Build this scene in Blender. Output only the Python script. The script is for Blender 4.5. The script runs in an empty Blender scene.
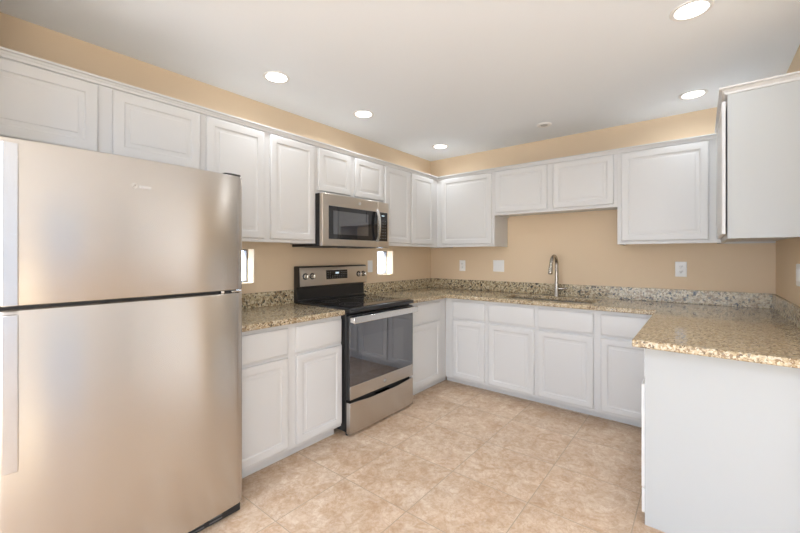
import bpy, bmesh, math, random
from mathutils import Matrix, Vector
random.seed(7)
sc = bpy.context.scene
COL = sc.collection
PI = math.pi

# ------------------------------------------------------------------ camera
cd = bpy.data.cameras.new('camera')
cd.sensor_width = 36.0
cd.lens = 374.166 / 800 * 36.0
cd.shift_y = -(266.5 - 255.34) / 800
cd.clip_start = 0.02
cam = bpy.data.objects.new('camera', cd)
cam.location = (2.6277, -3.8746, 1.3048)
cam.rotation_euler = (PI / 2, 0, math.radians(38.854))
COL.objects.link(cam)
sc.camera = cam

# ------------------------------------------------------------------ world, sun, fill lights
wd = bpy.data.worlds.new('sky'); sc.world = wd; wd.use_nodes = True
bg = wd.node_tree.nodes['Background']
bg.inputs['Color'].default_value = (0.60, 0.74, 0.96, 1)
# hazy sky, far brighter on the sun's side (west, -x) than in the east
_n = wd.node_tree.nodes; _l = wd.node_tree.links
_tc = _n.new('ShaderNodeTexCoord'); _dt = _n.new('ShaderNodeVectorMath'); _dt.operation = 'DOT_PRODUCT'; _dt.inputs[1].default_value = (-0.98, 0.0, 0.2)
_mr = _n.new('ShaderNodeMapRange'); _mr.inputs['From Min'].default_value = -0.2; _mr.inputs['From Max'].default_value = 0.9
_mr.inputs['To Min'].default_value = 1.25; _mr.inputs['To Max'].default_value = 11.0
_l.new(_tc.outputs['Generated'], _dt.inputs[0]); _l.new(_dt.outputs['Value'], _mr.inputs['Value']); _l.new(_mr.outputs[0], bg.inputs['Strength'])


def lamp(name, kind, loc, rot, energy, color, **kw):
    d = bpy.data.lights.new(name, kind); d.energy = energy; d.color = color
    for k, v in kw.items(): setattr(d, k, v)
    o = bpy.data.objects.new(name, d); o.location = loc; o.rotation_euler = rot
    COL.objects.link(o); return o


sun = lamp('sun', 'SUN', (0, -10, 10), (0, 0, 0), 20.0, (0.80, 0.95, 1.0), angle=0.01)
sun.rotation_euler = Vector((0.36, 0.80, -0.42)).to_track_quat('-Z', 'Y').to_euler()
# unseen fill lights added as daylight, set in the invented patio door and side window
lamp('fill_rear', 'AREA', (2.0, -7.42, 1.12), (PI / 2, 0, 0), 59.5, (0.943, 0.971, 1.0), shape='RECTANGLE', size=2.9, size_y=2.0)
lamp('fill_side', 'AREA', (6.42, -5.9, 1.35), (PI / 2, 0, PI / 2), 68.0, (1.0, 0.941, 0.847), shape='RECTANGLE', size=2.0, size_y=1.5)


sc.view_settings.view_transform = 'Standard'
sc.view_settings.look = 'None'
sc.view_settings.exposure = 0.25
sc.view_settings.gamma = 1.0
sc.view_settings.use_curve_mapping = False


# ------------------------------------------------------------------ materials
def mat(name, color=(0.8, 0.8, 0.8), rough=0.5, metal=0.0, spec=0.5, **kw):
    m = bpy.data.materials.new(name); m.use_nodes = True
    b = m.node_tree.nodes['Principled BSDF']
    b.inputs['Base Color'].default_value = (*color, 1)
    b.inputs['Roughness'].default_value = rough
    b.inputs['Metallic'].default_value = metal
    b.inputs['Specular IOR Level'].default_value = spec
    for k, v in kw.items(): b.inputs[k].default_value = v
    return m


def nd(m, kind, **kw):
    n = m.node_tree.nodes.new(kind)
    for k, v in kw.items():
        if k.startswith('_'): setattr(n, k[1:], v)
        else: n.inputs[k.replace('__', ' ')].default_value = v
    return n


def lk(m, a, b): m.node_tree.links.new(a, b)
def bsdf(m): return m.node_tree.nodes['Principled BSDF']


def noise_bump(m, scale, strength, dist=0.002, detail=3):
    tc = nd(m, 'ShaderNodeTexCoord')
    n = nd(m, 'ShaderNodeTexNoise', Scale=scale, Detail=detail)
    b = nd(m, 'ShaderNodeBump', Strength=strength, Distance=dist)
    lk(m, tc.outputs['Object'], n.inputs['Vector']); lk(m, n.outputs['Fac'], b.inputs['Height'])
    lk(m, b.outputs['Normal'], bsdf(m).inputs['Normal'])


def ramp(m, stops, interp='LINEAR'):
    r = nd(m, 'ShaderNodeValToRGB'); cr = r.color_ramp; cr.interpolation = interp
    while len(cr.elements) < len(stops): cr.elements.new(0.5)
    for e, (p, c) in zip(cr.elements, stops): e.position = p; e.color = (*c, 1)
    return r


def mix(m, fac, a, b, blend='MIX'):
    n = nd(m, 'ShaderNodeMix'); n.data_type = 'RGBA'; n.blend_type = blend
    for s, i in ((fac, 0), (a, 6), (b, 7)):
        if hasattr(s, 'is_output'): lk(m, s, n.inputs[i])
        elif i == 0: n.inputs[0].default_value = s
        else: n.inputs[i].default_value = (*s, 1)
    return n.outputs[2]


M_wall = mat('beige_wall_paint', (0.755, 0.595, 0.415), 0.75, spec=0.25); noise_bump(M_wall, 90, 0.12)
M_room = mat('pale_room_paint', (0.76, 0.74, 0.71), 0.75, spec=0.25)
M_ceil = mat('ceiling_paint', (0.90, 0.94, 0.985), 0.9, spec=0.15); noise_bump(M_ceil, 70, 0.1)
M_white = mat('white_cabinet_paint', (0.66, 0.655, 0.645), 0.38, spec=0.4); noise_bump(M_white, 130, 0.03)
M_panel = mat('white_panel_darkened', (0.47, 0.485, 0.485), 0.42, spec=0.35)  # cabinet white darkened to offset the strong light falling on the end panels
M_trim = mat('white_plastic', (0.88, 0.88, 0.87), 0.35)
M_grey = mat('grey_slot', (0.12, 0.12, 0.12), 0.6)
M_black = mat('black_enamel', (0.016, 0.016, 0.017), 0.28)
M_blackm = mat('black_plastic', (0.02, 0.02, 0.021), 0.5)
M_glassb = mat('black_glass', (0.012, 0.012, 0.014), 0.03, spec=0.6)
M_ovenw = mat('oven_window_glass', (0.026, 0.029, 0.04), 0.02, spec=0.5, IOR=2.35)
M_ovenin = mat('oven_inner_glass', (0.040, 0.043, 0.055), 0.02, spec=0.5, IOR=2.5)
M_chrome = mat('polished_steel', (0.72, 0.71, 0.69), 0.14, 1.0)
M_nickel = mat('brushed_nickel', (0.42, 0.39, 0.35), 0.24, 1.0)
M_sink = mat('sink_steel', (0.60, 0.60, 0.60), 0.25, 1.0)
M_frame = mat('window_frame_bronze', (0.10, 0.08, 0.07), 0.45)
M_fridgeside = mat('grey_fridge_side', (0.20, 0.20, 0.20), 0.5)
M_led = mat('display_digits', (0.3, 0.4, 0.45), 0.4); bsdf(M_led).inputs['Emission Color'].default_value = (0.75, 0.9, 1, 1); bsdf(M_led).inputs['Emission Strength'].default_value = 0.5
M_mark = mat('panel_print', (0.22, 0.22, 0.22), 0.5)
M_door = mat('interior_door_paint', (0.75, 0.74, 0.72), 0.5)


def steel(name, color, rough, aniso=0.92):
    m = mat(name, color, rough, 1.0)
    b = bsdf(m)
    b.inputs['Anisotropic'].default_value = aniso
    t = nd(m, 'ShaderNodeCombineXYZ', Z=1.0)
    lk(m, t.outputs[0], b.inputs['Tangent'])
    return m


M_steel = steel('brushed_stainless', (0.60, 0.573, 0.54), 0.26)
M_steelw = steel('brushed_stainless_appliance', (0.64, 0.58, 0.51), 0.30)
M_handle = steel('satin_handle_steel', (0.74, 0.74, 0.74), 0.24)


def make_glass():
    m = bpy.data.materials.new('clear_pane'); m.use_nodes = True
    nt = m.node_tree; nt.nodes.clear()
    out = nt.nodes.new('ShaderNodeOutputMaterial'); mx = nt.nodes.new('ShaderNodeMixShader')
    tr = nt.nodes.new('ShaderNodeBsdfTransparent'); gl = nt.nodes.new('ShaderNodeBsdfGlossy'); gl.inputs['Roughness'].default_value = 0.02
    fr = nt.nodes.new('ShaderNodeValue'); fr.outputs[0].default_value = 0.07
    for a, b in ((fr.outputs[0], mx.inputs[0]), (tr.outputs[0], mx.inputs[1]), (gl.outputs[0], mx.inputs[2]), (mx.outputs[0], out.inputs[0])): nt.links.new(a, b)
    return m


M_pane = make_glass()


def make_emit(name, col, st):
    m = mat(name, (0.9, 0.9, 0.9), 0.5)
    bsdf(m).inputs['Emission Color'].default_value = (*col, 1); bsdf(m).inputs['Emission Strength'].default_value = st
    return m


M_lens = make_emit('lamp_diffuser', (1.0, 0.97, 0.92), 6.0)


def make_floor():
    m = mat('travertine_tile', rough=0.38, spec=0.35); b = bsdf(m)
    tc = nd(m, 'ShaderNodeTexCoord'); mp = nd(m, 'ShaderNodeMapping'); mp.inputs['Location'].default_value = (-0.086 + 4.57, 0.086 + 9.14, 0)
    lk(m, tc.outputs['Object'], mp.inputs['Vector'])
    br = nd(m, 'ShaderNodeTexBrick', Scale=1.0); br.offset = 0; br.squash = 1
    br.inputs['Brick Width'].default_value = 0.457; br.inputs['Row Height'].default_value = 0.457
    br.inputs['Mortar Size'].default_value = 0.0026; br.inputs['Mortar Smooth'].default_value = 0.25; br.inputs['Bias'].default_value = 0
    br.inputs['Color1'].default_value = (0, 0, 0, 1); br.inputs['Color2'].default_value = (1, 1, 1, 1); br.inputs['Mortar'].default_value = (0.5, 0.5, 0.5, 1)
    lk(m, mp.outputs[0], br.inputs['Vector'])
    w = nd(m, 'ShaderNodeMath', _operation='MULTIPLY'); w.inputs[1].default_value = 23.0
    lk(m, br.outputs['Color'], w.inputs[0])
    def nz(sc_, det, ro, dis):
        n = nd(m, 'ShaderNodeTexNoise', Scale=sc_, Detail=det, Roughness=ro, Distortion=dis); n.noise_dimensions = '4D'
        lk(m, mp.outputs[0], n.inputs['Vector']); lk(m, w.outputs[0], n.inputs['W']); return n
    n1 = nz(6.5, 9, 0.66, 0.9); n2 = nz(17, 8, 0.7, 1.3); n3 = nz(3, 3, 0.5, 0.4)
    c1 = ramp(m, [(0.34, (0.47, 0.30, 0.18)), (0.45, (0.61, 0.445, 0.305)), (0.54, (0.69, 0.55, 0.41)), (0.64, (0.79, 0.69, 0.57))])
    lk(m, n1.outputs['Fac'], c1.inputs[0])
    c2 = ramp(m, [(0.34, (0.48, 0.30, 0.17)), (0.47, (0.65, 0.495, 0.35)), (0.60, (0.83, 0.745, 0.635))])
    lk(m, n2.outputs['Fac'], c2.inputs[0])
    c = mix(m, 0.42, c1.outputs[0], c2.outputs[0])
    n4 = nz(9, 6, 0.62, 2.2)
    vein = ramp(m, [(0.455, (0, 0, 0)), (0.49, (1, 1, 1)), (0.50, (1, 1, 1)), (0.53, (0, 0, 0))]); lk(m, n4.outputs['Fac'], vein.inputs[0])
    vf = nd(m, 'ShaderNodeMath', _operation='MULTIPLY'); vf.inputs[1].default_value = 0.42; lk(m, vein.outputs[0], vf.inputs[0])
    c = mix(m, vf.outputs[0], c, (0.50, 0.31, 0.18))
    tone = ramp(m, [(0.35, (0.90, 0.88, 0.86)), (0.65, (1.06, 1.06, 1.06))]); lk(m, n3.outputs['Fac'], tone.inputs[0])
    c = mix(m, 0.7, c, tone.outputs[0], 'MULTIPLY')
    c = mix(m, 1.0, c, (1.02, 0.975, 0.935), 'MULTIPLY')
    c = mix(m, br.outputs['Fac'], c, (0.47, 0.355, 0.25))
    lk(m, c, b.inputs['Base Color'])
    bp = nd(m, 'ShaderNodeBump', Strength=0.5, Distance=0.002); bp.invert = True
    lk(m, br.outputs['Fac'], bp.inputs['Height'])
    bp2 = nd(m, 'ShaderNodeBump', Strength=0.10, Distance=0.002); lk(m, n2.outputs['Fac'], bp2.inputs['Height'])
    lk(m, bp.outputs[0], bp2.inputs['Normal']); lk(m, bp2.outputs[0], b.inputs['Normal'])
    return m


def make_granite(name, gold):
    m = mat(name, rough=0.07 if gold else 0.22, spec=0.5); b = bsdf(m)
    tc = nd(m, 'ShaderNodeTexCoord')
    def nz(s, d, r, dis=0.0):
        n = nd(m, 'ShaderNodeTexNoise', Scale=s, Detail=d, Roughness=r, Distortion=dis); lk(m, tc.outputs['Object'], n.inputs['Vector']); return n
    base = nz(55, 6, 0.7, 0.6)
    cb = ramp(m, [(0.34, (0.26, 0.18, 0.10)), (0.45, (0.45, 0.345, 0.205)), (0.55, (0.54, 0.435, 0.285)), (0.66, (0.68, 0.595, 0.46))] if gold else
              [(0.34, (0.26, 0.18, 0.10)), (0.45, (0.47, 0.37, 0.22)), (0.55, (0.56, 0.47, 0.31)), (0.66, (0.66, 0.59, 0.45))])
    lk(m, base.outputs['Fac'], cb.inputs[0])
    vo = nd(m, 'ShaderNodeTexVoronoi', Scale=135.0 if gold else 82.0); vo.feature = 'F1'
    dn = nz(60, 2, 0.5); vm = nd(m, 'ShaderNodeVectorMath', _operation='MULTIPLY_ADD')
    lk(m, dn.outputs['Color'], vm.inputs[0]); vm.inputs[1].default_value = (0.02, 0.02, 0.02); lk(m, tc.outputs['Object'], vm.inputs[2])
    lk(m, vm.outputs[0], vo.inputs['Vector'])
    sep = nd(m, 'ShaderNodeSeparateColor'); lk(m, vo.outputs['Color'], sep.inputs[0])
    dark = ramp(m, [(0.0, (1, 1, 1)), (0.15 if gold else 0.23, (1, 1, 1)), (0.17 if gold else 0.25, (0, 0, 0))]); lk(m, sep.outputs[0], dark.inputs[0])
    brown = ramp(m, [(0.80, (0, 0, 0)), (0.83, (1, 1, 1))]); lk(m, sep.outputs[0], brown.inputs[0])
    cream = ramp(m, [(0.70, (0, 0, 0)), (0.74, (1, 1, 1))]); lk(m, sep.outputs[1], cream.inputs[0])
    big = nz(14, 3, 0.6, 0.5); bigr = ramp(m, [(0.38, (0.25, 0.25, 0.25)), (0.60, (1, 1, 1))]); lk(m, big.outputs['Fac'], bigr.inputs[0])
    c = mix(m, cream.outputs[0], cb.outputs[0], (0.62, 0.53, 0.39) if gold else (0.66, 0.575, 0.40))
    c = mix(m, brown.outputs[0], c, (0.27, 0.18, 0.10) if gold else (0.30, 0.21, 0.12))
    df = nd(m, 'ShaderNodeMath', _operation='MULTIPLY'); lk(m, dark.outputs[0], df.inputs[0]); lk(m, bigr.outputs[0], df.inputs[1])
    c = mix(m, df.outputs[0], c, (0.10, 0.075, 0.05) if gold else (0.03, 0.03, 0.033))
    lk(m, c, b.inputs['Base Color'])
    return m


M_floor = make_floor()
M_granite = make_granite('golden_granite', True)
M_splash = make_granite('speckled_granite', False)

# ------------------------------------------------------------------ builders
MW = {}


def finish(o, bm, m, smooth):
    me = bpy.data.meshes.new(o if isinstance(o, str) else 'mesh')
    bmesh.ops.recalc_face_normals(bm, faces=bm.faces)
    bm.to_mesh(me); bm.free()
    for mm in (m if isinstance(m, (list, tuple)) else [m]): me.materials.append(mm)
    if smooth:
        for p in me.polygons: p.use_smooth = True
        try: me.set_sharp_from_angle(angle=math.radians(38))
        except Exception: pass
    return me


def obj(name, bm, m, parent=None, label=None, smooth=True, bevel=0.0, seg=2, world=False):
    """links bm as ONE mesh object; with world=True the bm is in world coordinates"""
    if parent is not None and world: bm.transform(MW[parent].inverted())
    me = finish(name, bm, m, smooth)
    o = bpy.data.objects.new(name, me); COL.objects.link(o)
    if parent is not None: o.parent = parent; MW[o] = MW[parent]
    else: MW[o] = Matrix.Identity(4)
    if bevel:
        md = o.modifiers.new('bevel', 'BEVEL'); md.width = bevel; md.segments = seg; md.limit_method = 'ANGLE'; md.angle_limit = math.radians(40)
        md.harden_normals = False
    if label: o['label'] = label
    return o


def thing(name, label, cat, loc=(0, 0, 0), rz=0.0, group=None):
    o = bpy.data.objects.new(name, None); COL.objects.link(o)
    o.empty_display_size = 0.1
    o.location = loc; o.rotation_euler = (0, 0, rz)
    MW[o] = Matrix.Translation(loc) @ Matrix.Rotation(rz, 4, 'Z')
    o['label'] = label; o['category'] = cat
    if group: o['group'] = group
    return o


def tag(o, label, cat, group=None):
    o['label'] = label; o['category'] = cat
    if group: o['group'] = group
    return o


def struct(name, bm, m, parent=None, **kw):
    o = obj(name, bm, m, parent, **kw)
    if parent is None: o['kind'] = 'structure'
    return o


def dup(root, loc, label, group=None):
    r = root.copy(); COL.objects.link(r); r.location = loc; r['label'] = label
    if group: r['group'] = group
    for ch in list(root.children):
        c = ch.copy(); COL.objects.link(c); c.parent = r
        for g in list(ch.children):
            d = g.copy(); COL.objects.link(d); d.parent = c
    return r


def box(bm, x0, x1, y0, y1, z0, z1):
    v = [bm.verts.new(p) for p in ((x0, y0, z0), (x1, y0, z0), (x1, y1, z0), (x0, y1, z0), (x0, y0, z1), (x1, y0, z1), (x1, y1, z1), (x0, y1, z1))]
    for f in ((3, 2, 1, 0), (4, 5, 6, 7), (0, 1, 5, 4), (1, 2, 6, 5), (2, 3, 7, 6), (3, 0, 4, 7)): bm.faces.new([v[i] for i in f])
    return bm


def boxes(*bs):
    bm = bmesh.new()
    for b in bs: box(bm, *b)
    return bm


def rings(bm, x0, x1, z0, z1, prof, close_back=True):
    """nested rectangles in the xz plane, prof = (inset, y); a closed raised panel facing -y"""
    prev = None; first = None
    for ins, y in prof:
        r = [bm.verts.new(p) for p in ((x0 + ins, y, z0 + ins), (x1 - ins, y, z0 + ins), (x1 - ins, y, z1 - ins), (x0 + ins, y, z1 - ins))]
        if prev:
            for i in range(4): bm.faces.new((prev[i], prev[(i + 1) % 4], r[(i + 1) % 4], r[i]))
        else: first = r
        prev = r
    bm.faces.new(prev)
    if close_back: bm.faces.new(first[::-1])
    return bm


def cyl(bm, p0, p1, r0, r1=None, n=24, caps=True):
    p0 = Vector(p0); p1 = Vector(p1); r1 = r0 if r1 is None else r1
    d = (p1 - p0).normalized(); u = d.orthogonal().normalized(); w = d.cross(u)
    a = []; b = []
    for i in range(n):
        t = 2 * PI * i / n; k = u * math.cos(t) + w * math.sin(t)
        a.append(bm.verts.new(p0 + k * r0)); b.append(bm.verts.new(p1 + k * r1))
    for i in range(n): bm.faces.new((a[i], a[(i + 1) % n], b[(i + 1) % n], b[i]))
    if caps: bm.faces.new(a[::-1]); bm.faces.new(b)
    return bm


def lathe(bm, prof, center, axis='Z', n=32):
    """prof = (radius, height along axis)"""
    c = Vector(center); rows = []
    for r, h in prof:
        row = []
        for i in range(n):
            t = 2 * PI * i / n
            p = (r * math.cos(t), r * math.sin(t), h)
            if axis == 'X': p = (p[2], p[0], p[1])
            if axis == 'Y': p = (p[0], p[2], p[1])
            row.append(bm.verts.new(c + Vector(p)))
        rows.append(row)
    for a, b in zip(rows, rows[1:]):
        for i in range(n): bm.faces.new((a[i], a[(i + 1) % n], b[(i + 1) % n], b[i]))
    bmesh.ops.remove_doubles(bm, verts=bm.verts, dist=1e-6)
    return bm


def tube(bm, pts, rad, n=14):
    pts = [Vector(p) for p in pts]; rows = []
    rr = rad if isinstance(rad, (list, tuple)) else [rad] * len(pts)
    up = Vector((0.013, 0.021, 1)); last = None
    for i, p in enumerate(pts):
        d = (pts[min(i + 1, len(pts) - 1)] - pts[max(i - 1, 0)]).normalized()
        u = last - d * last.dot(d) if last is not None else d.orthogonal()
        u.normalize(); last = u; w = d.cross(u)
        rows.append([bm.verts.new(p + (u * math.cos(2 * PI * k / n) + w * math.sin(2 * PI * k / n)) * rr[i]) for k in range(n)])
    for a, b in zip(rows, rows[1:]):
        for k in range(n): bm.faces.new((a[k], a[(k + 1) % n], b[(k + 1) % n], b[k]))
    bm.faces.new(rows[0][::-1]); bm.faces.new(rows[-1])
    return bm


def slab_cells(xs, ys, inside, z0, z1):
    """flat slab with a free outline made of grid cells"""
    bm = bmesh.new(); top = {}
    for i, x in enumerate(xs):
        for j, y in enumerate(ys): top[i, j] = bm.verts.new((x, y, z1))
    fs = []
    for i in range(len(xs) - 1):
        for j in range(len(ys) - 1):
            if inside((xs[i] + xs[i + 1]) / 2, (ys[j] + ys[j + 1]) / 2):
                fs.append(bm.faces.new((top[i, j], top[i + 1, j], top[i + 1, j + 1], top[i, j + 1])))
    for v in list(bm.verts):
        if not v.link_faces: bm.verts.remove(v)
    ex = bmesh.ops.extrude_face_region(bm, geom=list(bm.faces))
    vs = [e for e in ex['geom'] if isinstance(e, bmesh.types.BMVert)]
    bmesh.ops.translate(bm, verts=vs, vec=(0, 0, z0 - z1))
    bmesh.ops.dissolve_limit(bm, angle_limit=0.01, verts=bm.verts, edges=bm.edges)
    return bm


def wall_with_holes(axis, pos_in, pos_out, a0, a1, z0, z1, holes):
    """wall slab; axis 'x' = plane of constant x running along y, 'y' = plane of constant y running along x"""
    As = sorted({a0, a1, *[h[0] for h in holes], *[h[1] for h in holes]})
    Zs = sorted({z0, z1, *[h[2] for h in holes], *[h[3] for h in holes]})
    def ins(a, z): return not any(h[0] < a < h[1] and h[2] < z < h[3] for h in holes)
    bm = slab_cells(As, Zs, ins, 0, 1)
    for v in bm.verts:
        a, z, d = v.co
        p = pos_in + (pos_out - pos_in) * d
        v.co = (p, a, z) if axis == 'x' else (a, p, z)
    return bm


# ------------------------------------------------------------------ the room
H = 2.4756; W = 3.053
XE = 6.5; YR = -7.5; YN = -1.86       # far side wall, rear wall, end of the right kitchen wall
struct('floor', slab_cells([0, W, XE], [YR, YN, 0], lambda x, y: True, -0.08, 0), M_floor, smooth=False)
struct('ceiling', slab_cells([-0.13, XE + 0.13], [YR - 0.13, 0.13], lambda x, y: True, H, H + 0.1), M_ceil, smooth=False)
W1 = (-2.625, -2.368, 1.098, 1.352); W2 = (-0.982, -0.735, 1.100, 1.352)
struct('wall_left', wall_with_holes('x', 0, -0.135, YR - 0.13, 0.13, 0, H, [W1, W2]), M_wall, smooth=False)
struct('wall_back', boxes((0, XE + 0.13, 0, 0.13, 0, H)), M_wall, smooth=False)
struct('wall_right', boxes((W, W + 0.13, YN, 0, 0, H)), M_wall, smooth=False)
struct('wall_nook', boxes((W + 0.13, XE, YN, YN + 0.13, 0, H)), M_room, smooth=False)
struct('light_block_wall', boxes((0.0, 0.66, -3.96, -3.84, 0, H)), M_wall, smooth=False)  # unseen stub added to shade the left soffit from the rear light
SW = (-6.95, -4.85, 0.6, 2.1); SW2 = (-3.75, -2.85, 0.02, 2.1)
struct('wall_side', wall_with_holes('x', XE, XE + 0.13, YR - 0.13, 0, 0, H, [SW, SW2]), M_room, smooth=False)
PD = (0.5, 3.5, 0.02, 2.13)
struct('wall_rear', wall_with_holes('y', YR, YR - 0.13, 0, XE, 0, H, [PD]), M_room, smooth=False)


def window(name, axis, pos, h, fw, m, mull=0, pane=True):
    a0, a1, z0, z1 = h
    t = 0.022
    bs = [(a0, a1, z0, z0 + fw), (a0, a1, z1 - fw, z1), (a0, a0 + fw, z0 + fw, z1 - fw), (a1 - fw, a1, z0 + fw, z1 - fw)]
    for k in range(mull):
        c = a0 + (a1 - a0) * (k + 1) / (mull + 1); bs.append((c - fw / 2, c + fw / 2, z0 + fw, z1 - fw))
    def put(lst, d0, d1):
        return boxes(*[((pos + d0, pos + d1, b[0], b[1], b[2], b[3]) if axis == 'x' else (b[0], b[1], pos + d0, pos + d1, b[2], b[3])) for b in lst])
    fr = struct(name, put(bs, -t, t), m, smooth=False)
    obj('pane', put([(a0 + fw, a1 - fw, z0 + fw, z1 - fw)], -0.003, 0.003), M_pane, fr, smooth=False)
    return fr


window('window_1', 'x', -0.113, W1, 0.011, M_frame)
window('window_2', 'x', -0.113, W2, 0.009, M_frame)
window('added_side_window', 'x', XE + 0.08, SW, 0.05, M_door, 1)  # unseen window, invented as a source for the side fill light
window('added_side_door', 'x', XE + 0.08, SW2, 0.05, M_door)  # unseen glass door, invented to let sky light in
window('added_patio_door', 'y', YR - 0.08, PD, 0.06, M_door, 1)  # unseen patio door, invented to house the rear fill light
struct('baseboard_rear', boxes((0, PD[0], YR, YR + 0.014, 0, 0.09), (PD[1], XE, YR, YR + 0.014, 0, 0.09)), M_door, smooth=False)
struct('baseboard_side', boxes((XE - 0.014, XE, YR + 0.014, YN, 0, 0.09)), M_door, smooth=False)
struct('baseboard_nook', boxes((W + 0.0, XE - 0.014, YN - 0.014, YN, 0, 0.09)), M_door, smooth=False)
struct('baseboard_left', boxes((0, 0.014, YR + 0.014, -3.96, 0, 0.09)), M_door, smooth=False)

# ------------------------------------------------------------------ cabinets
DT = 0.018   # thickness of a door


def door_bm(x0, x1, z0, z1, yf):
    """raised panel door, front face at y = yf looking to -y"""
    bm = bmesh.new()
    P = [(0, yf + DT), (0, yf + 0.005), (0.0015, yf + 0.0022), (0.005, yf + 0.0004), (0.009, yf), (0.046, yf), (0.048, yf + 0.0012), (0.0495, yf + 0.0036), (0.052, yf + 0.0055),
         (0.056, yf + 0.006), (0.074, yf + 0.0026), (0.0755, yf + 0.0006), (0.078, yf + 0.0003)]
    return rings(bm, x0, x1, z0, z1, P)


def drawer_bm(x0, x1, z0, z1, yf):
    bm = bmesh.new()
    return rings(bm, x0, x1, z0, z1, [(0, yf + DT), (0, yf + 0.007), (0.002, yf + 0.005), (0.011, yf + 0.0008), (0.014, yf)])


def crown_bm(x0, x1, yf, ends=(False, False), lift=0.0, proj=1.0):
    """small crown profile along the front (and returned along an open end)"""
    prof = [(0.0, 2.148), (0.006, 2.1485), (0.008, 2.150), (0.0095, 2.161), (0.012, 2.163), (0.015, 2.172), (0.022, 2.1745), (0.024, 2.176), (0.024, 2.184), (-0.02, 2.184), (-0.02, 2.148)]
    prof = [(o * proj if o > 0 else o, z + lift) for o, z in prof]
    bm = bmesh.new()
    def sweep(path):
        rows = []
        for f in path:
            rows.append([bm.verts.new(f(o, z)) for o, z in prof])
        n = len(prof)
        for a, b in zip(rows, rows[1:]):
            for i in range(n): bm.faces.new((a[i], a[(i + 1) % n], b[(i + 1) % n], b[i]))
        bm.faces.new(rows[0]); bm.faces.new(rows[-1][::-1])
    path = []
    if ends[0]: path.append(lambda o, z: (x0 - o, -0.002, z)); path.append(lambda o, z: (x0 - o, yf - o, z))
    else: path.append(lambda o, z: (x0, yf - o, z))
    if ends[1]: path.append(lambda o, z: (x1 + o, yf - o, z)); path.append(lambda o, z: (x1 + o, -0.002, z))
    else: path.append(lambda o, z: (x1, yf - o, z))
    sweep(path)
    return bm


def upper(label, loc, rz, w, depth, z0, doors, dz, crown=(0, None), ends=(False, False), name='wall_cabinet', group='white wall cabinets', lift=0.0, door_push=0.0):
    """local frame: x along the run, front towards -y, back at y = 0; doors = (x0, x1)"""
    t = thing(name, label, 'cabinet', (loc[0], loc[1], 0), rz, group)
    yf = -depth; zt = 2.150 + lift; s = 0.016
    obj('body', boxes((0, s, yf + 0.02, -0.002, z0, zt), (w - s, w, yf + 0.02, -0.002, z0, zt), (s, w - s, yf + 0.02, -0.002, z0 + 0.014, z0 + 0.03),
                      (s, w - s, yf + 0.02, -0.002, zt - s, zt), (s, w - s, -0.012, -0.002, z0 + 0.03, zt - s)), M_white, t, smooth=False)
    obj('face_frame', boxes((0, w, yf, yf + 0.02, z0, zt)), M_white, t, smooth=False, bevel=0.0015, seg=1)
    for a, b in doors: obj('door', door_bm(a, b, dz[0], dz[1], yf - DT - door_push), M_white, t)
    c1 = w if crown[1] is None else crown[1]
    obj('crown_molding', crown_bm(crown[0], c1, yf, ends, lift, 1.45 if lift else 1.0), M_white, t)
    return t


def base(label, loc, rz, w, depth, doors, drawers, toe, kick=(0, None), drawer_name='drawer', name='base_cabinet', group='white base cabinets', door_push=0.0):
    t = thing(name, label, 'cabinet', (loc[0], loc[1], 0), rz, group)
    yf = -depth; zt = 0.875; s = 0.018
    obj('body', boxes((0, s, yf + 0.02, -0.002, 0.068, zt), (w - s, w, yf + 0.02, -0.002, 0.068, zt), (s, w - s, yf + 0.02, -0.002, 0.068, 0.084),
                      (s, w - s, -0.012, -0.002, 0.084, zt)), M_white, t, smooth=False)
    obj('face_frame', boxes((0, w, yf, yf + 0.02, 0.068, zt)), M_white, t, smooth=False, bevel=0.0015, seg=1)
    for a, b in doors: obj('door', door_bm(a, b, 0.092, 0.660, yf - DT - door_push), M_white, t)
    for a, b in drawers: obj(drawer_name, drawer_bm(a, b, 0.682, 0.846, yf - DT), M_white, t)
    k1 = w if kick[1] is None else kick[1]
    obj('toe_kick', boxes((kick[0], k1, toe, toe + 0.016, 0.0, 0.068)), M_white, t, smooth=False)
    return t


R90 = PI / 2
DU = 0.308; DB = 0.33          # depth of the left and back wall cabinets without doors
# left wall, doors face +x ; local x = world y - origin
upper('white two-door wall cabinet high over the refrigerator', (0, -3.82), R90, 0.935, DU, 1.786, [(0.025, 0.445), (0.505, 0.924)], (1.812, 2.138))
upper('tall white two-door wall cabinet between the refrigerator and the microwave', (0, -2.885), R90, 0.850, DU, 1.3955, [(0.027, 0.407), (0.455, 0.828)], (1.420, 2.138))
upper('short white two-door wall cabinet directly above the microwave', (0, -2.035), R90, 0.790, DU, 1.7845, [(0.021, 0.359), (0.411, 0.776)], (1.808, 2.138))
upper('white two-door wall cabinet right of the microwave, reaching into the corner', (0, -1.245), R90, 1.243, DU, 1.3955, [(0.011, 0.391), (0.431, 0.816)], (1.425, 2.142), crown=(0, 0.915))
# back wall, doors face -y
upper('white one-door wall cabinet on the back wall beside the left corner', (DU, 0), 0, 0.690, DB, 1.3955, [(0.072, 0.663)], (1.425, 2.142), crown=(0.0, None))
upper('short white two-door wall cabinet over the sink', (0.998, 0), 0, 1.087, DB, 1.706, [(0.015, 0.522), (0.575, 1.061)], (1.733, 2.142))
upper('large white one-door wall cabinet right of the sink over the double outlet', (2.085, 0), 0, 0.655, DB, 1.3955, [(0.031, 0.584)], (1.422, 2.138), crown=(0, 0.63))
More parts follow.
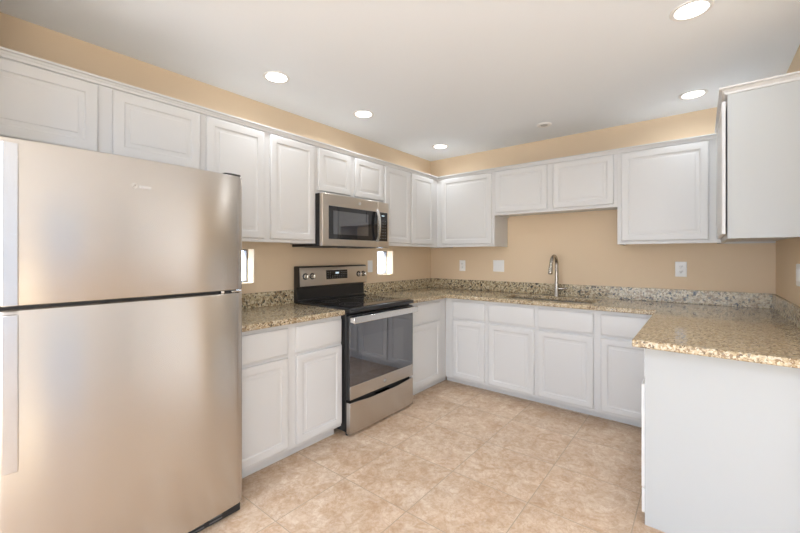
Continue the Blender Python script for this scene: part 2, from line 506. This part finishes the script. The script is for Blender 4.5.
# right wall, doors face -x ; local x = -(world y)
ur = upper('white wall cabinet hung on the right wall with a plain end panel', (W, -0.002), -R90, 1.205, W - 2.737, 1.3955, [(0.36, 0.775), (0.795, 1.185)], (1.420, 2.140), crown=(0.33, None), ends=(False, True), lift=0.017, door_push=0.007)
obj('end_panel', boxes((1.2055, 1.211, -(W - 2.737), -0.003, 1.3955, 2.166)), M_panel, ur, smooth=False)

DL = 0.592; DK = 0.606
base('white base cabinet with two drawers between the refrigerator and the stove', (0, -2.886), R90, 0.858, DL, [(0.017, 0.402), (0.464, 0.851)], [(0.017, 0.402), (0.464, 0.851)], -0.536, kick=(0, 0.838))
base('white base cabinet filling the corner right of the stove', (0, -1.262), R90, 0.656, DL, [(0.026, 0.533)], [(0.026, 0.533)], -0.536, kick=(0, 0.746))
base('narrow white base cabinet left of the sink with one drawer', (DL, 0), 0, 0.460, DK, [(0.091, 0.439)], [(0.091, 0.439)], -0.517, kick=(-0.04, None))
base('white sink base cabinet with two doors and two false drawer fronts', (1.052, 0), 0, 0.936, DK, [(0.020, 0.445), (0.478, 0.911)], [(0.020, 0.445), (0.478, 0.911)], -0.517, drawer_name='false_drawer_front')
base('white base cabinet right of the sink, half hidden by the peninsula', (1.988, 0), 0, 0.432, DK, [(0.028, 0.395)], [(0.028, 0.395)], -0.517, kick=(0, 0.50))
base('white base cabinet inside the right corner under the granite', (W, -0.624), -R90, 0.480, W - 2.42, [(0.055, 0.455)], [(0.055, 0.455)], -(W - 2.49))
# dishwasher at the end of the peninsula (local x = -(world y), front towards -x in the world) and the panel that closes the run
dw = thing('dishwasher', 'white dishwasher under the peninsula granite, seen edge-on beside its plain end panel', 'dishwasher', (W, -1.110, 0), -R90)
fx0 = -(W - 2.398)
obj('body', boxes((0.004, 0.588, fx0 + 0.045, -0.004, 0.03, 0.868)), M_trim, dw, smooth=False)
obj('door', boxes((0.004, 0.588, fx0, fx0 + 0.036, 0.168, 0.676)), M_trim, dw, bevel=0.004)
obj('access_panel', boxes((0.004, 0.588, fx0 + 0.001, fx0 + 0.036, 0.045, 0.163)), M_trim, dw, bevel=0.003)
bm = bmesh.new()
pf = [(fx0 + 0.011, 0.715), (fx0 + 0.011, 0.864), (fx0 + 0.014, 0.868), (fx0 + 0.044, 0.868), (fx0 + 0.044, 0.680), (fx0 + 0.030, 0.680)]
A = [bm.verts.new((0.004, y, z)) for y, z in pf]; Bv = [bm.verts.new((0.588, y, z)) for y, z in pf]
for i in range(6): bm.faces.new((A[i], A[(i + 1) % 6], Bv[(i + 1) % 6], Bv[i]))
bm.faces.new(A); bm.faces.new(Bv[::-1])
obj('control_panel', bm, M_trim, dw, smooth=False)
obj('mounting_tab', boxes((0.566, 0.588, fx0 + 0.008, fx0 + 0.020, 0.8685, 0.8745)), M_grey, dw, smooth=False, label='small grey mounting tab')
for x in (0.04, 0.55):
    for y in (fx0 + 0.10, -0.08): obj('foot', cyl(bmesh.new(), (x, y, 0.0), (x, y, 0.031), 0.015), M_blackm, dw)
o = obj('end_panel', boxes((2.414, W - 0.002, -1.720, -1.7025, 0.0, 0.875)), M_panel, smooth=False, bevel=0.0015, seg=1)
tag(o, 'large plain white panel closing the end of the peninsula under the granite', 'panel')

# ------------------------------------------------------------------ granite
ZC0 = 0.8755; ZC = 0.911
SX0, SX1, SY0, SY1 = 1.15, 1.93, -0.515, -0.165


def in_top(x, y):
    if SX0 < x < SX1 and SY0 < y < SY1: return False
    return (x < 0.636 and y > -1.2635) or y > -0.652 or x > 2.373


o = obj('worktop', slab_cells([0.001, 0.636, SX0, SX1, 2.373, W - 0.001], [-1.828, -1.2635, -0.652, SY0, SY1, -0.001], in_top, ZC0, ZC), M_granite, bevel=0.007, seg=3)
tag(o, 'long speckled granite worktop running from the stove around the sink to the peninsula', 'countertop')
o = obj('worktop', boxes((0.001, 0.636, -2.886, -2.0265, ZC0, ZC)), M_granite, bevel=0.007, seg=3)
tag(o, 'short speckled granite worktop between refrigerator and stove', 'countertop')
zs0, zs1 = ZC + 0.0003, 1.0215
for b, l in (((0.001, 0.021, -2.886, -2.0265, zs0, zs1), 'short granite backsplash strip behind the counter left of the stove'),
             ((0.001, 0.021, -1.2635, -0.0215, zs0, zs1), 'granite backsplash strip on the left wall right of the stove'),
             ((0.001, W - 0.001, -0.021, -0.001, zs0, zs1), 'long granite backsplash strip on the back wall behind the sink'),
             ((W - 0.021, W - 0.001, -1.828, -0.0215, zs0, zs1), 'granite backsplash strip on the right wall above the peninsula')):
    o = obj('backsplash', boxes(b), M_splash, bevel=0.002, seg=2); tag(o, l, 'backsplash', 'granite backsplash strips')

# ------------------------------------------------------------------ sink and faucet
s = thing('sink', 'stainless undermount double-bowl sink set into the granite', 'sink', (1.54, -0.34, 0.70))


def bowl(x0, x1, y0, y1, z0, z1, t=0.0025, r=0.05):
    bm = bmesh.new()
    def loop(ins, z, rr):
        pts = []
        for cx, cy, a in ((x1 - rr, y1 - rr, 0), (x0 + rr, y1 - rr, 90), (x0 + rr, y0 + rr, 180), (x1 - rr, y0 + rr, 270)):
            for k in range(6):
                q = math.radians(a + 18 * k); R_ = rr - ins
                pts.append(bm.verts.new((cx + R_ * math.cos(q), cy + R_ * math.sin(q), z)))
        return pts
    L = [loop(0, z1, r), loop(0.002, z0 + 0.02, r), loop(0.018, z0, r), loop(0.018, z0 - t, r), loop(-t, z0 + 0.02, r), loop(-t, z1 - t, r), loop(-0.012, z1 - t, r), loop(-0.012, z1, r)]
    n = len(L[0])
    for a, b in zip(L, L[1:] + L[:1]):
        if a is L[2]: continue
        for i in range(n): bm.faces.new((a[i], a[(i + 1) % n], b[(i + 1) % n], b[i]))
    bm.faces.new(L[2]); bm.faces.new(L[3])
    return bm


for x0, x1 in ((SX0 + 0.012, 1.527), (1.553, SX1 - 0.012)):
    bw = obj('bowl', bowl(x0, x1, SY0 + 0.012, SY1 - 0.012, 0.70, 0.8745), M_sink, s, world=True)
    obj('drain', lathe(bmesh.new(), [(0.0, 0.001), (0.03, 0.001), (0.042, 0.004), (0.045, 0.001), (0.045, 0.0002)], ((x0 + x1) / 2, -0.33, 0.70)), M_chrome, bw, world=True)

f = thing('faucet', 'brushed nickel gooseneck kitchen faucet behind the sink', 'faucet', (1.54, -0.115, ZC))
fx, fy = 1.54, -0.115
obj('base', lathe(bmesh.new(), [(0.0, 0.0003), (0.027, 0.0003), (0.027, 0.006), (0.023, 0.012), (0.0225, 0.115), (0.020, 0.125), (0.0, 0.125)], (fx, fy, ZC)), M_nickel, f, world=True)
pts = [(fx, fy, ZC + 0.12), (fx, fy, 1.215)]
Rg = 0.082
for k in range(1, 17):
    a = math.radians(k * 10.3); pts.append((fx, fy - Rg + Rg * math.cos(a), 1.215 + Rg * math.sin(a)))
ex, ey, ez = pts[-1]; dd = (Vector(pts[-1]) - Vector(pts[-2])).normalized()
pts.append(tuple(Vector(pts[-1]) + dd * 0.02))
obj('neck', tube(bmesh.new(), pts, 0.0165), M_nickel, f, world=True)
p0 = Vector(pts[-1])
hb = tube(bmesh.new(), [p0 - dd * 0.004, p0, p0 + dd * 0.012, p0 + dd * 0.06, p0 + dd * 0.085, p0 + dd * 0.09], [0.014, 0.0165, 0.0175, 0.019, 0.0205, 0.018])
obj('spray_head', hb, M_nickel, f, world=True)
hl = tube(bmesh.new(), [(fx + 0.015, fy, 0.985), (fx + 0.045, fy, 0.985), (fx + 0.055, fy - 0.002, 0.986), (fx + 0.085, fy - 0.006, 0.993), (fx + 0.105, fy - 0.008, 0.998)], [0.0155, 0.0155, 0.011, 0.0075, 0.006])
obj('lever', hl, M_nickel, f, world=True)

# ------------------------------------------------------------------ refrigerator
FY0, FY1 = -3.775, -2.891
FXF = 0.808     # door front at the edges
fr = thing('refrigerator', 'tall stainless top-freezer refrigerator at the left edge', 'refrigerator', (0.4, (FY0 + FY1) / 2, 0))
obj('body', boxes((0.03, 0.735, FY0 + 0.012, FY1 - 0.008, 0.03, 1.695)), M_fridgeside, fr, world=True, bevel=0.006)


def curved_door(z0, z1):
    bm = bmesh.new(); n = 44; rows = {}
    prof = []
    for i in range(n + 1):
        t = -1 + 2 * i / n
        y = (FY0 + FY1) / 2 + t * (FY1 - FY0) / 2
        e = 1 - abs(t)
        x = FXF + 0.022 * (1 - abs(t) ** 2.4)
        w_ = (FY1 - FY0) / 2 * e
        if w_ < 0.012: x -= 0.012 - math.sqrt(max(0, 0.012 ** 2 - (0.012 - w_) ** 2))
        prof.append((x, y))
    zz = [z0, z0 + 0.003, z0 + 0.008, z1 - 0.008, z1 - 0.003, z1]; off = [0.008, 0.002, 0, 0, 0.002, 0.008]
    R = []
    for z, o_ in zip(zz, off): R.append([bm.verts.new((x - o_, y, z)) for x, y in prof])
    for a, b in zip(R, R[1:]):
        for i in range(n): bm.faces.new((a[i], a[i + 1], b[i + 1], b[i]))
    xb = 0.742
    B = [[bm.verts.new((xb, FY0, z)), bm.verts.new((xb, FY1, z))] for z in (z0, z1)]
    bm.faces.new([B[0][0], B[0][1]] + R[0][::-1])
    bm.faces.new(([B[1][0], B[1][1]] + R[-1][::-1])[::-1])
    bm.faces.new([B[0][0]] + [r[0] for r in R] + [B[1][0]])
    bm.faces.new(([B[0][1]] + [r[-1] for r in R] + [B[1][1]])[::-1])
    bm.faces.new((B[0][0], B[1][0], B[1][1], B[0][1]))
    return bm


fd = obj('freezer_door', curved_door(1.131, 1.704), M_steel, fr, world=True)
ld = obj('fridge_door', curved_door(0.052, 1.1185), M_steel, fr, world=True)
obj('gasket', boxes((0.7355, 0.7415, FY0 + 0.015, FY1 - 0.012, 0.06, 1.105), (0.7355, 0.7415, FY0 + 0.015, FY1 - 0.012, 1.14, 1.69), (0.7355, 0.79, FY0 + 0.012, FY1 - 0.03, 1.119, 1.1305)), M_blackm, fr, world=True, smooth=False)


def fridge_handle(z0, z1, par):
    bm = bmesh.new()
    x1 = 0.868; ya, yb = -3.742, -3.702
    box(bm, x1 - 0.014, x1, ya, yb, z0, z1)
    for z in (z0 + 0.03, z1 - 0.06): box(bm, 0.814, x1 - 0.0135, ya + 0.006, yb - 0.006, z, z + 0.03)
    return obj('handle', bm, M_handle, par, world=True, bevel=0.003, label='flat satin bar handle')


fridge_handle(1.137, 1.676, fd)
fridge_handle(0.588, 1.108, ld)
# badge in low relief
bm = bmesh.new(); bx = FXF + 0.0215
lathe(bm, [(0.0085, 0.0), (0.0085, 0.0022), (0.0105, 0.0022), (0.0105, 0.0)], (bx, -3.366, 1.588), 'X', 24)
tube(bm, [(bx + 0.0015, -3.366 - 0.006, 1.583), (bx + 0.0018, -3.366, 1.591), (bx + 0.0015, -3.366 + 0.006, 1.590)], 0.0012, 6)
yy = -3.349
for k, hh in enumerate((0.014, 0.009, 0.012, 0.009, 0.013, 0.009, 0.010)):
    box(bm, bx, bx + 0.0018, yy, yy + 0.0035, 1.581, 1.581 + hh); yy += 0.0062
obj('badge', bm, M_chrome, fd, world=True, smooth=False, label='small bright badge')
hg = boxes((0.70, 0.80, FY1 - 0.090, FY1 - 0.008, 1.7045, 1.714), (0.735, 0.775, FY1 - 0.06, FY1 - 0.015, 1.714, 1.721), (0.62, 0.70, FY1 - 0.09, FY1 - 0.03, 1.6955, 1.714))
obj('hinge_cover', hg, M_blackm, fr, world=True, bevel=0.003)
obj('center_hinge', boxes((0.736, 0.815, FY1 - 0.062, FY1 - 0.010, 1.121, 1.1285), (0.78, 0.818, FY1 - 0.115, FY1 - 0.100, 1.119, 1.1305)), M_chrome, fr, world=True, bevel=0.001)
gr = [(0.70, 0.790, FY0 + 0.02, FY1 - 0.005, 0.004, 0.048)]
g = obj('toe_grille', boxes(*gr), M_blackm, fr, world=True, bevel=0.003)
for k in range(9):
    y = FY1 - 0.10 - k * 0.085
    obj('vent_slot', boxes((0.7905, 0.793, y - 0.06, y, 0.014, 0.020), (0.7905, 0.793, y - 0.06, y, 0.030, 0.036)), M_grey, g, world=True, smooth=False)
for y in (FY0 + 0.06, FY1 - 0.06):
    for x in (0.10, 0.66): obj('foot', cyl(bmesh.new(), (x, y, 0.0), (x, y, 0.03), 0.02), M_blackm, fr, world=True)

# ------------------------------------------------------------------ range
Y0, Y1 = -2.0225, -1.2675
XR = 0.674
rg = thing('electric_range', 'freestanding stainless and black electric stove with oven door', 'stove', (0.35, (Y0 + Y1) / 2, 0))
obj('body', boxes((0.025, 0.632, Y0, Y1, 0.03, 0.886)), M_black, rg, world=True, bevel=0.003)
# cooktop: rim with glass
ck = obj('cooktop', boxes((0.026, XR + 0.010, Y0 - 0.002, Y1 + 0.002, 0.889, 0.921)), M_black, rg, world=True, bevel=0.009, seg=3)
obj('glass_top', boxes((0.095, XR - 0.022, Y0 + 0.02, Y1 - 0.02, 0.9212, 0.9245)), M_glassb, ck, world=True, bevel=0.001, seg=1)
for (x, y, r) in ((0.24, Y0 + 0.20, 0.075), (0.24, Y1 - 0.20, 0.095), (0.50, Y0 + 0.20, 0.105), (0.50, Y1 - 0.20, 0.075)):
    bm = bmesh.new()
    for q in (r, r * 0.62): lathe(bm, [(q, 0.0), (q, 0.0004), (q + 0.0022, 0.0004), (q + 0.0022, 0.0)], (x, y, 0.9246), 'Z', 48)
    obj('burner_ring', bm, M_grey, ck, world=True, smooth=False)
# backguard
def wedge(pts, ya, yb):
    bm = bmesh.new(); A = [bm.verts.new((x, ya, z)) for x, z in pts]; B = [bm.verts.new((x, yb, z)) for x, z in pts]; n = len(pts)
    for i in range(n): bm.faces.new((A[i], A[(i + 1) % n], B[(i + 1) % n], B[i]))
    bm.faces.new(A[::-1]); bm.faces.new(B); return bm


bgd = obj('backguard', wedge([(0.022, 0.9125), (0.082, 0.9125), (0.082, 0.935), (0.066, 0.94), (0.060, 1.040), (0.098, 1.046), (0.093, 1.205), (0.080, 1.214), (0.022, 1.214)], Y0 - 0.008, Y1 + 0.016), M_black, rg, world=True, bevel=0.004)
cp = obj('control_panel', wedge([(0.0985, 1.050), (0.104, 1.050), (0.1005, 1.165), (0.096, 1.199), (0.0935, 1.203), (0.0935, 1.190)], Y0 - 0.004, Y1 + 0.0145), M_steelw, rg, world=True)
bm = boxes((0.098, 0.1035, -1.757, -1.508, 1.098, 1.176)); nf = len(bm.faces)
for r_, z in enumerate((1.108, 1.122, 1.138, 1.156)):
    for k in range(9):
        y = -1.742 + k * 0.0265
        if not (r_ > 1 and 2 <= k <= 5): box(bm, 0.1034, 0.1039, y, y + 0.010, z, z + 0.004)
for fc in list(bm.faces)[nf:]: fc.material_index = 1
obj('display', bm, [M_glassb, M_mark], cp, world=True, smooth=False)
bm = boxes((0.1036, 0.1042, -1.652, -1.612, 1.142, 1.158))
obj('clock_readout', bm, M_led, cp, world=True, smooth=False)
for y in (-1.975, -1.905, -1.365, -1.302):
    x = 0.1025; z = 1.131
    kb = obj('knob', lathe(bmesh.new(), [(0.0, 0.034), (0.016, 0.034), (0.0185, 0.031), (0.0205, 0.006), (0.0205, 0.001)], (x, y, z), 'X', 28), M_chrome, cp, world=True)
    obj('knob_bezel', lathe(bmesh.new(), [(0.020, 0.0), (0.020, 0.005), (0.026, 0.005), (0.027, 0.0)], (x - 0.001, y, z), 'X', 28), M_black, kb, world=True)
    obj('knob_grip', boxes((x + 0.0335, x + 0.038, y - 0.0035, y + 0.0035, z - 0.014, z + 0.014)), M_chrome, kb, world=True, bevel=0.001)
# oven door
od = obj('oven_door', boxes((0.636, XR - 0.004, Y0 + 0.002, Y1 - 0.002, 0.265, 0.872)), M_black, rg, world=True, bevel=0.003)
ow = obj('oven_window', boxes((XR - 0.0038, XR, Y0 + 0.004, Y1 - 0.004, 0.364, 0.868)), M_ovenw, od, world=True, bevel=0.001, seg=1, label='dark glass oven window')
obj('inner_glass', boxes((XR + 0.0001, XR + 0.0006, -1.905, -1.405, 0.43, 0.708)), M_ovenin, od, world=True, smooth=False)
bd = obj('door_band', boxes((XR - 0.0038, XR + 0.003, Y0 + 0.004, Y1 - 0.004, 0.267, 0.3635)), M_steel, od, world=True, bevel=0.002)


def emblem(y, z, x, r, par):
    bm = bmesh.new()
    lathe(bm, [(0.0, 0.0), (0.0, 0.0012), (r, 0.0012), (r, 0.0)], (x, y, z), 'X', 28)
    e = obj('emblem', bm, M_mark, par, world=True, smooth=False, label='small round grey emblem')
    bm = bmesh.new()
    lathe(bm, [(r * 0.80, 0.0012), (r * 0.80, 0.0018), (r * 0.93, 0.0018), (r * 0.93, 0.0012)], (x, y, z), 'X', 28)
    tube(bm, [(x + 0.0016, y + r * a, z + r * b) for a, b in ((-0.05, 0.38), (-0.40, 0.42), (-0.52, 0.0), (-0.35, -0.42), (-0.08, -0.30), (-0.08, 0.0), (-0.28, 0.0))], r * 0.07, 6)
    tube(bm, [(x + 0.0016, y + r * a, z + r * b) for a, b in ((0.5, 0.35), (0.2, 0.42), (0.14, 0.12), (0.36, 0.02), (0.12, -0.1), (0.16, -0.42), (0.5, -0.32))], r * 0.07, 6)
    obj('emblem_ring', bm, M_chrome, e, world=True)
    return e


emblem(-1.643, 0.314, XR + 0.003, 0.015, bd)
# handle: flat bar standing off the door on two end blocks
hb = boxes((XR + 0.034, XR + 0.048, Y0 + 0.002, Y1 + 0.010, 0.818, 0.866), (XR + 0.0005, XR + 0.0345, Y0 + 0.004, Y0 + 0.034, 0.822, 0.862), (XR + 0.0005, XR + 0.0345, Y1 - 0.034, Y1 - 0.004, 0.822, 0.862))
obj('handle', hb, M_handle, od, world=True, bevel=0.004, label='full-width flat steel bar handle')
# bottom drawer with a dished top edge
bm = bmesh.new(); n = 28; F = []; B = []
xb, xf = 0.636, XR + 0.001
bot = [(Y0 + 0.004, 0.017), (Y1 - 0.004, 0.017)]
top = []
for i in range(n + 1):
    t = i / n; y = Y0 + 0.004 + t * (Y1 - Y0 - 0.008)
    q = min(1, max(0, (0.5 - abs(t - 0.5)) / 0.34)); q = q * q * (3 - 2 * q)
    top.append((y, 0.244 - 0.015 * q))
poly = [bot[0], bot[1]] + top[::-1]
A = [bm.verts.new((xf, y, z)) for y, z in poly]; Bv = [bm.verts.new((xb, y, z)) for y, z in poly]
for i in range(len(poly)): bm.faces.new((A[i], A[(i + 1) % len(poly)], Bv[(i + 1) % len(poly)], Bv[i]))
bm.faces.new(A); bm.faces.new(Bv[::-1])
obj('drawer_front', bm, M_steel, rg, world=True, bevel=0.002)
for y in (Y0 + 0.03, Y1 - 0.03):
    for x in (0.10, 0.62): obj('foot', cyl(bmesh.new(), (x, y, 0.0), (x, y, 0.031), 0.014), M_blackm, rg, world=True)

# ------------------------------------------------------------------ microwave
m0, m1 = -2.033, -1.262; XM = 0.392; z0, z1 = 1.374, 1.7835
mw = thing('microwave', 'stainless over-the-range microwave with dark window under the short cabinet', 'microwave', (0.2, (m0 + m1) / 2, z0))
obj('body', boxes((0.003, 0.352, m0, m1, z0, z1)), M_black, mw, world=True, bevel=0.002)
bv = bmesh.new()
for k in range(2): box(bv, 0.06, 0.30, m0 + 0.08 + k * 0.36, m0 + 0.33 + k * 0.36, z0 - 0.004, z0 - 0.0005)
obj('grease_filter', bv, M_grey, mw, world=True, smooth=False)
md = obj('door', boxes((0.353, XM, m0 - 0.001, -1.413, z0 + 0.003, z1 - 0.002)), M_steelw, mw, world=True, bevel=0.004)
obj('door_window', boxes((XM - 0.004, XM + 0.0016, -1.975, -1.416, 1.432, 1.690)), M_glassb, md, world=True, bevel=0.001, seg=1)
obj('inner_screen', boxes((XM + 0.0017, XM + 0.0021, -1.930, -1.535, 1.470, 1.655)), M_ovenw, md, world=True, smooth=False)
emblem(-1.639, 1.738, XM, 0.013, md)
mc = obj('control_panel', boxes((0.353, XM, -1.410, m1, z0 + 0.003, z1 - 0.002)), M_steelw, mw, world=True, bevel=0.004)
bm = boxes((XM - 0.004, XM + 0.0016, -1.408, -1.285, 1.432, 1.690)); nf = len(bm.faces)
for r_ in range(7):
    for k in range(3): box(bm, XM + 0.0014, XM + 0.0019, -1.385 + k * 0.032, -1.370 + k * 0.032, 1.455 + r_ * 0.026, 1.459 + r_ * 0.026)
for fc in list(bm.faces)[nf:]: fc.material_index = 1
obj('keypad', bm, [M_glassb, M_mark], mc, world=True, smooth=False)
obj('clock_readout', boxes((XM + 0.0017, XM + 0.002, -1.362, -1.328, 1.655, 1.664)), M_led, mc, world=True, smooth=False)
# bowed handle
bm = bmesh.new(); n = 22; rows = []
for i in range(n + 1):
    t = i / n; z = 1.425 + t * 0.282; bow = 4 * t * (1 - t); x = XM + 0.012 + 0.030 * bow ** 0.8
    hw = 0.0135; th = 0.010
    rows.append([bm.verts.new((x - th * 0.2, -1.437 - hw, z)), bm.verts.new((x + th, -1.437 - hw * 0.7, z)), bm.verts.new((x + th, -1.437 + hw * 0.7, z)), bm.verts.new((x - th * 0.2, -1.437 + hw, z))])
for a, b in zip(rows, rows[1:]):
    for k in range(4): bm.faces.new((a[k], a[(k + 1) % 4], b[(k + 1) % 4], b[k]))
bm.faces.new(rows[0][::-1]); bm.faces.new(rows[-1])
for z in (1.427, 1.693): box(bm, XM + 0.0017, XM + 0.013, -1.4445, -1.4295, z, z + 0.013)
obj('handle', bm, M_handle, md, world=True, label='bowed bright steel handle')

# ------------------------------------------------------------------ wall plates (local frame: plate in xz, looking to -y)
def outlet(label, loc, rz, w=0.078, h=0.125, kind='duplex', group='white wall plates'):
    t = thing('wall_outlet' if kind == 'duplex' else 'light_switch', label, 'outlet' if kind == 'duplex' else 'switch', loc, rz, group)
    bm = bmesh.new(); rings(bm, -w / 2, w / 2, -h / 2, h / 2, [(0, -0.0005), (0, -0.003), (0.004, -0.0065), (0.006, -0.007)])
    obj('cover_plate', bm, M_trim, t)
    if kind == 'duplex':
        for z in (0.020, -0.020):
            bm = bmesh.new(); lathe(bm, [(0.0, -0.0098), (0.0155, -0.0098), (0.017, -0.0088), (0.017, -0.0071)], (0, 0, z), 'Y', 24)
            r = obj('receptacle', bm, M_trim, t)
            bm = boxes((-0.0075, -0.0050, -0.0104, -0.0099, z - 0.002, z + 0.008), (0.0050, 0.0075, -0.0104, -0.0099, z - 0.002, z + 0.008))
            lathe(bm, [(0.0, -0.0104), (0.003, -0.0104), (0.003, -0.0099)], (0, 0, z - 0.009), 'Y', 12)
            obj('slots', bm, M_grey, r, smooth=False)
    else:
        n = 2 if w > 0.1 else 1
        for k in range(n):
            x = (k - (n - 1) / 2) * 0.046
            obj('rocker', boxes((x - 0.0165, x + 0.0165, -0.0100, -0.0071, -0.033, 0.033)), M_trim, t, bevel=0.001)
    return t


outlet('white wall outlet near the left corner of the back wall', (0.447, 0, 1.185), 0)
outlet('wide white double switch plate left of the faucet', (0.896, 0, 1.189), 0, 0.127, 0.127, 'rocker')
outlet('white double outlet on the back wall right of the faucet', (2.496, 0, 1.190), 0)
outlet('narrow white switch plate on the left wall between stove and small window', (0, -1.100, 1.193), R90, 0.072, 0.12, 'rocker')
outlet('white wall plate on the right wall at the right edge', (W, -0.865, 1.195), -R90, 0.125, 0.125, 'rocker')

# ------------------------------------------------------------------ ceiling lights
LP = [((0.455, -2.470), 'recessed ceiling light nearest the refrigerator'),
      ((0.448, -1.650), 'recessed ceiling light above the stove'),
      ((0.443, -0.470), 'recessed ceiling light near the far left corner'),
      ((2.590, -1.615), 'recessed ceiling light at the upper right edge over the peninsula'),
      ((2.580, -0.420), 'recessed ceiling light above the large cabinet right of the sink')]


def downlight(energy, color):
    t = thing('ceiling_light', LP[0][1], 'ceiling light', (*LP[0][0], H), 0, 'recessed ceiling lights')
    obj('trim_ring', lathe(bmesh.new(), [(0.066, -0.0004), (0.066, -0.004), (0.072, -0.0065), (0.084, -0.004), (0.086, -0.0004)], (0, 0, 0), 'Z', 40), M_trim, t)
    obj('diffuser', lathe(bmesh.new(), [(0.0, -0.0035), (0.0655, -0.0035), (0.0655, -0.0004)], (0, 0, 0), 'Z', 40), M_lens, t)
    d = bpy.data.lights.new('lamp_glow', 'AREA'); d.shape = 'DISK'; d.size = 0.12; d.spread = math.radians(160); d.energy = energy; d.color = color
    l = bpy.data.objects.new('lamp_glow', d); COL.objects.link(l); l.parent = t; l.location = (0, 0, -0.008)
    return t


dl = downlight(2.1, (0.90, 0.95, 1.0))
for p, lab in LP[1:]: dup(dl, (*p, H), lab)
LV = [(1.5, -4.6), (3.6, -4.6), (5.3, -4.6), (1.5, -6.2), (3.6, -6.2), (5.3, -6.2)]  # unseen lights added behind the camera for broad indirect fill
l2 = downlight(14.0, (0.45, 0.64, 1.0))
LL = 'added ceiling fill light behind the camera, unseen'
l2.location = (*LV[0], H); l2['label'] = LL; l2['group'] = 'added fill lights behind the camera'
for p in LV[1:]: dup(l2, (*p, H), LL, 'added fill lights behind the camera')

sd = thing('ceiling_sensor', 'small round white ceiling device near the back wall', 'smoke detector', (1.532, -0.458, H))
obj('housing', lathe(bmesh.new(), [(0.0, -0.008), (0.036, -0.008), (0.040, -0.011), (0.054, -0.010), (0.062, -0.006), (0.065, -0.0004)], (0, 0, 0), 'Z', 32), M_trim, sd)
obj('sensor_vent', lathe(bmesh.new(), [(0.0, -0.0105), (0.028, -0.0105), (0.032, -0.0082)], (0, 0, 0), 'Z', 24), mat('vent_grey', (0.5, 0.49, 0.48), 0.6), sd)
